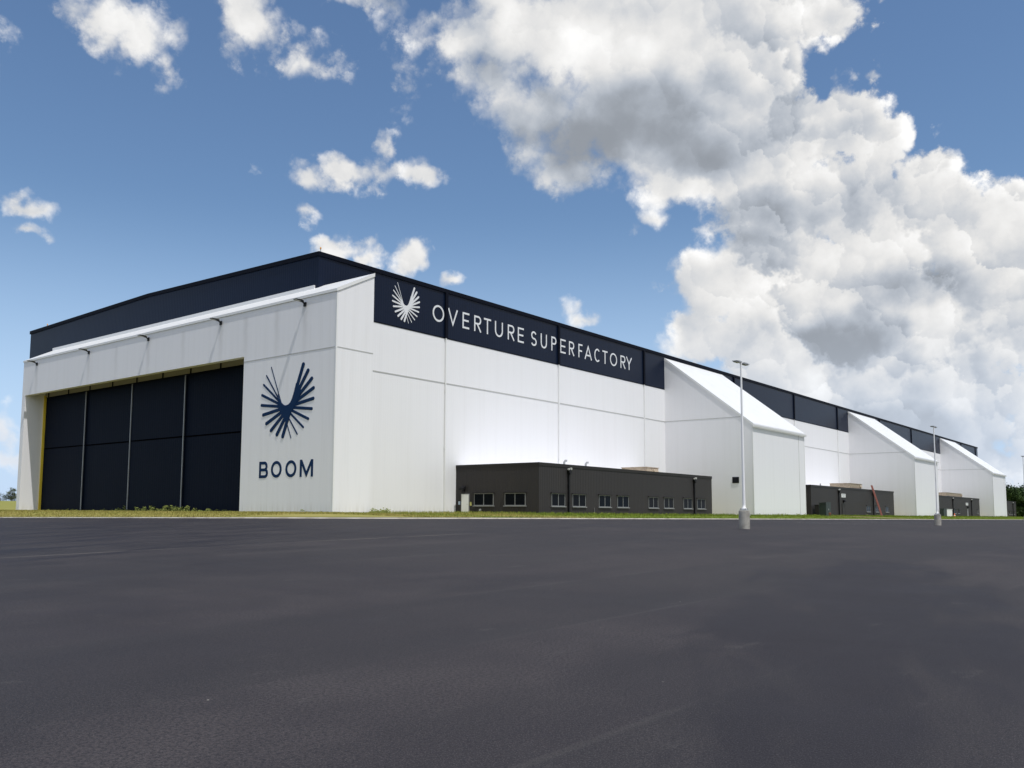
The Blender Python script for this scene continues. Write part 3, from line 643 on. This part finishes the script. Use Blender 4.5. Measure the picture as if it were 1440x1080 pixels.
wl = MB().box(207.05, 207.35, AY-.15, AY, 2.2, 2.5); wl.prism([(AY-.08,2.45),(AY-.45,2.32),(AY-.45,2.52),(AY-.08,2.72)], 'x', 206.9, 207.5); wl.build('wall_lamp', bracket, an3)
board(an3, 205.3, 208.0, 2.95, 3.6)
an4 = annex(3, 257.1, 279.9, [(266.5,268.6),(270.4,272.4),(275.2,277.2)], [273.9])
# rooftop units
def rtu(X0, X1, Y0_, Y1_, label):
    t = thing('rooftop_unit', ((X0+X1)/2, (Y0_+Y1_)/2, HA), label, 'air handler', 'tan air handlers on the annex roofs')
    z0 = HA+.18; z1 = HA+.92
    MB().box(X0, X1, Y0_, Y1_, z0, z1).build('casing', tan, t, bevel=.02)
    MB().box(X0-.08, X1+.08, Y0_-.08, Y1_+.08, z1+.003, z1+.07).build('lid', tan, t)
    MB().box(X0+.1, X1-.1, Y0_+.1, Y1_-.1, HA+.02, z0-.003).build('roof_kerb', galv, t)
    q = MB(); n = int((X1-X0)/1.1)
    for i in range(n): q.box(X0+.15+i*1.1, X0+.95+i*1.1, Y0_-.03, Y0_-.004, z0+.1, z1-.12)
    q.build('access_panel', rust if False else mat('panel_tan', (.36,.29,.21), .6), t)
    MB().prism([(Y0_-.25,z0+.2),(Y0_-.004,z0+.2),(Y0_-.004,z1-.05)], 'x', X1-1.3, X1-.3).build('hood', tan, t)
    return t
rtu(46.1, 49.2, -6.6, -3.2, 'tan rooftop air handler on the nearest annex, behind its parapet')
rtu(112.9, 119.9, -10.0, -6.6, 'tan slatted rooftop unit on the annex with the red ladder')
rtu(186.5, 203.5, -10.0, -6.6, 'long tan rooftop unit above the farthest visible annex front')
# ------------------------------------------------------------------ yard equipment
t = thing('transformer', (89.1, -13.5, 0), 'dark green pad transformer box in front of the second annex', 'transformer')
MB().box(87.7, 90.5, -14.3, -12.7, -.12, .06).build('pad', concrete, t)
MB().box(88.0, 90.2, -14.0, -13.0, .06, 2.0).build('cabinet', green_box, t, bevel=.03)
MB().prism([(-14.06,1.98),(-12.94,1.98),(-12.94,2.03),(-14.06,2.12)], 'x', 87.95, 90.25).build('lid', green_box, t)
MB().box(88.05, 89.08, -14.03, -14.0, .15, 1.9).build('door', green_box, t); MB().box(89.12, 90.15, -14.03, -14.0, .15, 1.9).build('door', green_box, t)
MB().box(89.0, 89.2, -14.07, -14.03, .9, 1.15).build('handle', galv, t)
t = thing('utility_cabinet', (93.5, -11.1, 0), 'black utility cabinet standing behind the green transformer', 'cabinet')
MB().box(92.6, 94.4, -11.4, -10.75, .0, 1.72).build('cabinet', black_box, t, bevel=.02)
MB().box(92.55, 94.45, -11.45, -10.70, 1.723, 1.78).build('lid', dark, t)
MB().box(92.7, 93.45, -11.43, -11.4, .1, 1.6).build('door', dark, t); MB().box(93.55, 94.3, -11.43, -11.4, .1, 1.6).build('door', dark, t)
t = thing('valve_post', (87.6, -14.7, -.1), 'small rust brown valve sticking up from the dirt by the transformer', 'valve')
MB().lathe(87.6, -14.7, [(.22,-.12),(.22,.0),(.12,.05),(.12,.34),(.2,.36),(.2,.46),(.08,.56)], 12).build('body', rust, t)
MB().tube([(87.3,-14.7,.25),(87.9,-14.7,.25)], .08, 8).build('outlet', rust, t)
# ladder leaning on the second annex
t = thing('ladder', (123.2, -12.5, -.1), 'red extension ladder leaning against the annex parapet', 'ladder')
p0, p1 = Vector((123.05,-12.5,-.12)), Vector((124.5,-10.42,5.75))
for s_ in (-.30, .30):
    MB().tube([p0+Vector((s_,0,0)), p1+Vector((s_,0,0))], .085, 6).build('rail', ladder_m, t)
q = MB()
for i in range(1, 19):
    c = p0.lerp(p1, i/19.); q.tube([c+Vector((-.30,0,0)), c+Vector((.30,0,0))], .035, 6)
q.build('rungs', ladder_m, t)
t = thing('equipment_cabinet', (169.5, -13.3, 0), 'white equipment cabinet standing before the third annex', 'cabinet')
MB().box(167.0, 172.2, -14.0, -12.6, -.1, 1.62).build('cabinet', signw, t, bevel=.03)
MB().box(166.93, 172.27, -14.07, -12.53, 1.623, 1.72).build('lid', trimw, t)
for i in range(3): MB().box(167.15+i*1.68, 168.65+i*1.68, -14.03, -14.0, .05, 1.5).build('door', doorw, t)
t = thing('meter_cabinet', (164.5, -13.8, 0), 'dark green cabinet beside the white equipment cabinet', 'cabinet')
MB().box(163.2, 166.1, -14.2, -13.4, -.1, 1.72).build('cabinet', green_box, t, bevel=.03); MB().box(163.1, 166.2, -14.27, -13.33, 1.723, 1.8).build('lid', green_box, t)
t = thing('traffic_cone', (171.9, -14.5, -.1), 'orange traffic cone at the corner of the white cabinet', 'cone')
MB().lathe(171.9, -14.5, [(.26,-.12),(.24,-.04),(.05,.80),(.03,.82)], 14).build('cone', orange, t, smooth=False)
MB().box(171.6, 172.2, -14.8, -14.2, -.16, -.10).build('base', orange, t)
MB().lathe(171.9, -14.5, [(.178,.25),(.142,.42)], 14).build('band', signw, t)
# dirt track up to the second annex, faded stall lines
vs = []; fs = []
pts = [(84.5,-14.2,.8),(86.5,-16.5,1.2),(89,-19,1.8),(93,-21.5,2.2),(100,-23.0,1.0),(108,-23.5,.4)]
for x, y, w in pts:
    for sgn in (-1, 1):
        yy = y+sgn*w*.5; dd, zk = kerb(x, yy); vs.append((x+sgn*w*.9, yy, z_verge(min(dd,-.2), zk)+.07))
for i in range(len(pts)-1): fs.append((2*i, 2*i+1, 2*i+3, 2*i+2))
o = MB().add(vs, fs).build('dirt_path', dirt_m); o['kind'] = 'structure'
q = MB()
for i in range(16):
    x = 30+i*7.4
    vs = []
    for yy in (-36.2, -33.4, -30.6):
        for sx in (-.06, .06):
            dd, zk = kerb(x+sx, yy); vs.append((x+sx, yy, z_asph(dd, zk)+.012))
    q.add(vs, [(0,1,3,2),(2,3,5,4)])
o = q.build('parking_markings', paint_m); o['kind'] = 'structure'

# ------------------------------------------------------------------ lamp posts
def zg(x, y):
    d_, zk = kerb(x, y); return z_asph(d_, zk)
def lamp_post(x, y, label):
    z0 = zg(x, y); t = thing('lamp_post', (x, y, z0), label, 'lamp post', 'white lamp posts on the car park')
    MB().lathe(x, y, [(.31,z0-.3),(.31,z0+1.0),(.295,z0+1.05)], 24).build('concrete_base', concrete, t)
    bp = MB().box(x-.2, x+.2, y-.2, y+.2, z0+1.063, z0+1.10)
    for sx in (-.14,.14):
        for sy in (-.14,.14): bp.tube([(x+sx,y+sy,z0+1.1),(x+sx,y+sy,z0+1.18)], .025, 6)
    bp.build('base_plate', galv, t)
    MB().lathe(x, y, [(.15,z0+1.10),(.14,z0+1.20),(.09,z0+1.23),(.085,z0+1.4),(.05,z0+9.62),(.05,z0+9.72)], 14).build('pole', polew, t, smooth=True)
    for s_ in (-1, 1):
        a = MB().tube([(x,y,z0+9.66),(x+s_*.25,y,z0+9.70)], .035, 8).build('arm', polew, t)
        MB().prism([(x+s_*.16,z0+9.64),(x+s_*.16,z0+9.71),(x+s_*.5,z0+9.73),(x+s_*.90,z0+9.70),(x+s_*.92,z0+9.67)], 'y', y-.15, y+.15).build('lamp_head', galv, t)
        MB().box(min(x+s_*.3,x+s_*.86), max(x+s_*.3,x+s_*.86), y-.11, y+.11, z0+9.615, z0+9.638).build('lamp_lens', lens, t)
    return t
lp = lamp_post(-.3, -38.5, 'nearest white twin-head lamp post, in front of the first sloped bay')
index_children()
for x, lab in ((46.1, 'middle white lamp post, in front of the second sloped bay'), (99.0, 'farthest white lamp post at the right edge, against the low clouds')):
    c = copy_tree(lp); c.location = (x, -38.5, zg(x, -38.5)); c['label'] = lab

# ------------------------------------------------------------------ grass blades, weeds
def verge_point():
    """a random spot on the verge, denser along the near stretch"""
    while True:
        if random.random() < .34:
            x = -18+random.random()**.8*14.2; y = random.uniform(-12, 60)
        else:
            x = -10+270*random.random()**1.7; y = random.uniform(-23.7, -.5 if x < 60 else -9)
        d_, zk = kerb(x, y)
        if d_ > -.3 or d_ < -25: continue
        if 83 < x < 106 and -24 < y < -13.5 and abs(y+14.5+ (x-84.5)*.42) < 1.9: continue
        if -3.3 < x < .5 and y > -6.3: continue
        if x > 0 and y > 0: continue
        if 18.7 < x < 56 and y > -10.3: continue
        k_ = (x-63.64) % 82.5
        if x > 63 and k_ < 19.2 and y > -12.7: continue
        if x > 92 and y > -10.3: continue
        return x, y, d_, zk
gb = MB(); vs = []; fs = []
for i in range(26000):
    x, y, d_, zk = verge_point()
    z = z_verge(d_, zk) if d_ > -11 else 0.
    tall = sstep(-3, -10, d_)
    for j in range(3):
        a = random.uniform(0, math.pi); h = random.uniform(.05, .13)+tall*random.random()*(.24 if x > 4 else .06); w = random.uniform(.02, .05)
        dx, dy = math.cos(a)*w, math.sin(a)*w; lx, ly = random.gauss(0,.05), random.gauss(0,.05)
        px, py = x+random.gauss(0,.12), y+random.gauss(0,.12); n = len(vs)
        vs += [(px-dx,py-dy,z-.04),(px+dx,py+dy,z-.04),(px+lx,py+ly,z+h)]; fs.append((n,n+1,n+2))
gb.add(vs, fs); o = gb.build('grass_tufts', blade_m, recalc=False); o['kind'] = 'stuff'
vs = []; fs = []
def weed(x, y, z, h, r, n):
    for j in range(n):
        t = random.random(); hh = h*t; a = random.uniform(0, 6.28); rr = r*random.random()**.5*(1-.6*t)
        cx, cy, cz_ = x+rr*math.cos(a), y+rr*math.sin(a), z+hh
        s_ = random.uniform(.04, .11); e1 = Vector((random.gauss(0,1),random.gauss(0,1),random.gauss(0,.6))).normalized()*s_; e2 = e1.orthogonal().normalized()*s_*.6
        c = Vector((cx,cy,cz_)); m_ = len(vs); vs.extend([tuple(c-e1),tuple(c-e2),tuple(c+e1),tuple(c+e2)]); fs.append((m_,m_+1,m_+2,m_+3))
for i in range(90):        # along the door sills and the portal foot
    y = random.choice([random.uniform(12,30), random.uniform(17,24), random.uniform(-6,48)]); h = random.uniform(.12,.5)*(1.4 if 14 < y < 30 else .8)
    x = -1.2-random.random()*.9 if y > 6 else -3.55-random.random()*.4
    weed(x, y, -.02, h, random.uniform(.15,.5), int(14+50*h))
for i in range(90):
    x = random.uniform(1.0, 60); y = -.3-random.random()*.4 if x < 18.5 or x > 56.2 else AY-.3-random.random()*.4
    weed(x, y, -.02, random.uniform(.1,.3), random.uniform(.15,.45), 16)
for i in range(22): weed(random.uniform(.5,2.2), -6.6+random.gauss(0,.3), -.02, random.uniform(.2,.5), .4, 26)
for i in range(160):
    x = random.choice([random.uniform(63.8,82.6), random.uniform(146,165), random.uniform(92,138), random.uniform(228,247)]); kk = ((x-63.64) % 82.5) < 19.2
    weed(x, (-12.9 if kk else AY-.1)-random.random()*.6, -.02, random.uniform(.1,.4), random.uniform(.2,.6), 18)
o = MB().add(vs, fs).build('weeds', weed_m, recalc=False); o['kind'] = 'stuff'

# ------------------------------------------------------------------ trees
def tree_mesh(seed, h, cr, nl, leafs, trunk_h):
    rnd = random.Random(seed); tb = MB(); lf = MB(); vs = []; fs = []
    tb.tube([(0,0,-.5),(rnd.gauss(0,.1),rnd.gauss(0,.1),trunk_h),(rnd.gauss(0,.2),rnd.gauss(0,.2),h*.8)], [h*.028,h*.02,h*.005], 7)
    clumps = []
    for i in range(nl):
        a = rnd.uniform(0, 6.28); t = rnd.random(); zz = trunk_h*.75+(h-trunk_h*.75)*t
        rr = cr*math.sqrt(max(.05, 1-(2*t-.85)**2/1.4))*rnd.uniform(.45, 1.)
        e = Vector((rr*math.cos(a), rr*math.sin(a), zz)); clumps.append((e, cr*rnd.uniform(.22,.42)))
        if i < 9: tb.tube([(0,0,trunk_h*.8+(zz-trunk_h)*.3), tuple(e*.55+Vector((0,0,zz*.42))), tuple(e)], [h*.012,h*.008,h*.003], 5)
    for j in range(leafs):
        c, r_ = rnd.choice(clumps); p = c+Vector((rnd.gauss(0,1),rnd.gauss(0,1),rnd.gauss(0,.75)))*r_*.55
        s_ = h*rnd.uniform(.016,.034); n1 = Vector((rnd.gauss(0,1),rnd.gauss(0,1),rnd.gauss(0,1))).normalized()*s_; n2 = n1.orthogonal().normalized()*s_*.7
        m_ = len(vs); vs += [tuple(p-n1),tuple(p-n2),tuple(p+n1),tuple(p+n2)]; fs.append((m_,m_+1,m_+2,m_+3))
    lf.add(vs, fs); return tb, lf
def tree(name, loc, label, cat, spec, leafm, group):
    t = thing(name, (0,0,0), label, cat, group); tb, lf = tree_mesh(*spec)
    tb.build('trunk', bark, t); lf.build('crown', leafm, t, recalc=False); t.location = loc; return t
far = [tree('broadleaf_tree', (0,0,0), '', 'tree', (s, 11., 4.8, 60, 7000, 1.4), leaf_dark, 'dark trees beyond the far end of the hangar') for s in (3, 5, 9)]
index_children()
spots = []
for row, (dist, st) in enumerate(((398, .62), (412, .7), (430, .75))):
    az = 3.2+row*.3
    while az < 12.5:
        spots.append((-49.7+dist*math.cos(R(az))+random.uniform(-3,3), -59.4+dist*math.sin(R(az)), random.uniform(.85,1.08)+row*.12)); az += st
spots = spots[:48]
FAR_LAB = 'dark green broadleaf tree in the wood beyond the far right end of the hangar'
for i, (x, y, s_) in enumerate(spots):
    t = far[i] if i < 3 else copy_tree(far[i % 3])
    t.location = (x, y, -.8); t.scale = (s_, s_, s_*random.uniform(.9,1.05)); t.rotation_euler = (0,0,random.uniform(0,6)); t['label'] = FAR_LAB
t = tree('slender_tree', (97.2, 291, 3.0), 'tallest olive green tree rising above the hedge left of the hangar', 'tree', (21, 5.3, 1.7, 34, 1500, 1.4), leaf_olive, None)
shr = tree('hedge_shrub', (0,0,0), '', 'shrub', (31, 2.6, 2.3, 30, 2200, .4), leaf_olive, 'olive shrubs in the hedge on the left field')
index_children()
for i, (x, y, s_) in enumerate([(88,296,.95),(91,294,1.0),(94,293,1.15),(97,291.5,1.25),(99.5,290.5,1.2),(102,289,1.15),(105,287,1.1),(85,297,.85),(82,298,.9),(78,300,.85)]):
    c = shr if i == 0 else copy_tree(shr)
    c.location = (x, y, 2.9); c.scale = (s_,s_,s_); c.rotation_euler = (0,0,i*1.3); c['label'] = 'olive green shrub in the low hedge on the field left of the hangar'
sm = tree('field_bush', (0,0,0), '', 'bush', (41, 1.0, 1.1, 14, 700, .2), leaf_olive, 'small bushes behind the left verge')
index_children()
for i, (x, y, s_) in enumerate([(30,113,.7),(32,112.5,.8),(35,111.5,1.0),(37.5,110.8,.75)]):
    c = sm if i == 0 else copy_tree(sm)
    c.location = (x, y, -.05); c.scale = (s_,s_,s_); c.rotation_euler = (0,0,i*2.1); c['label'] = 'small grey-green bush just left of the hangar pier'
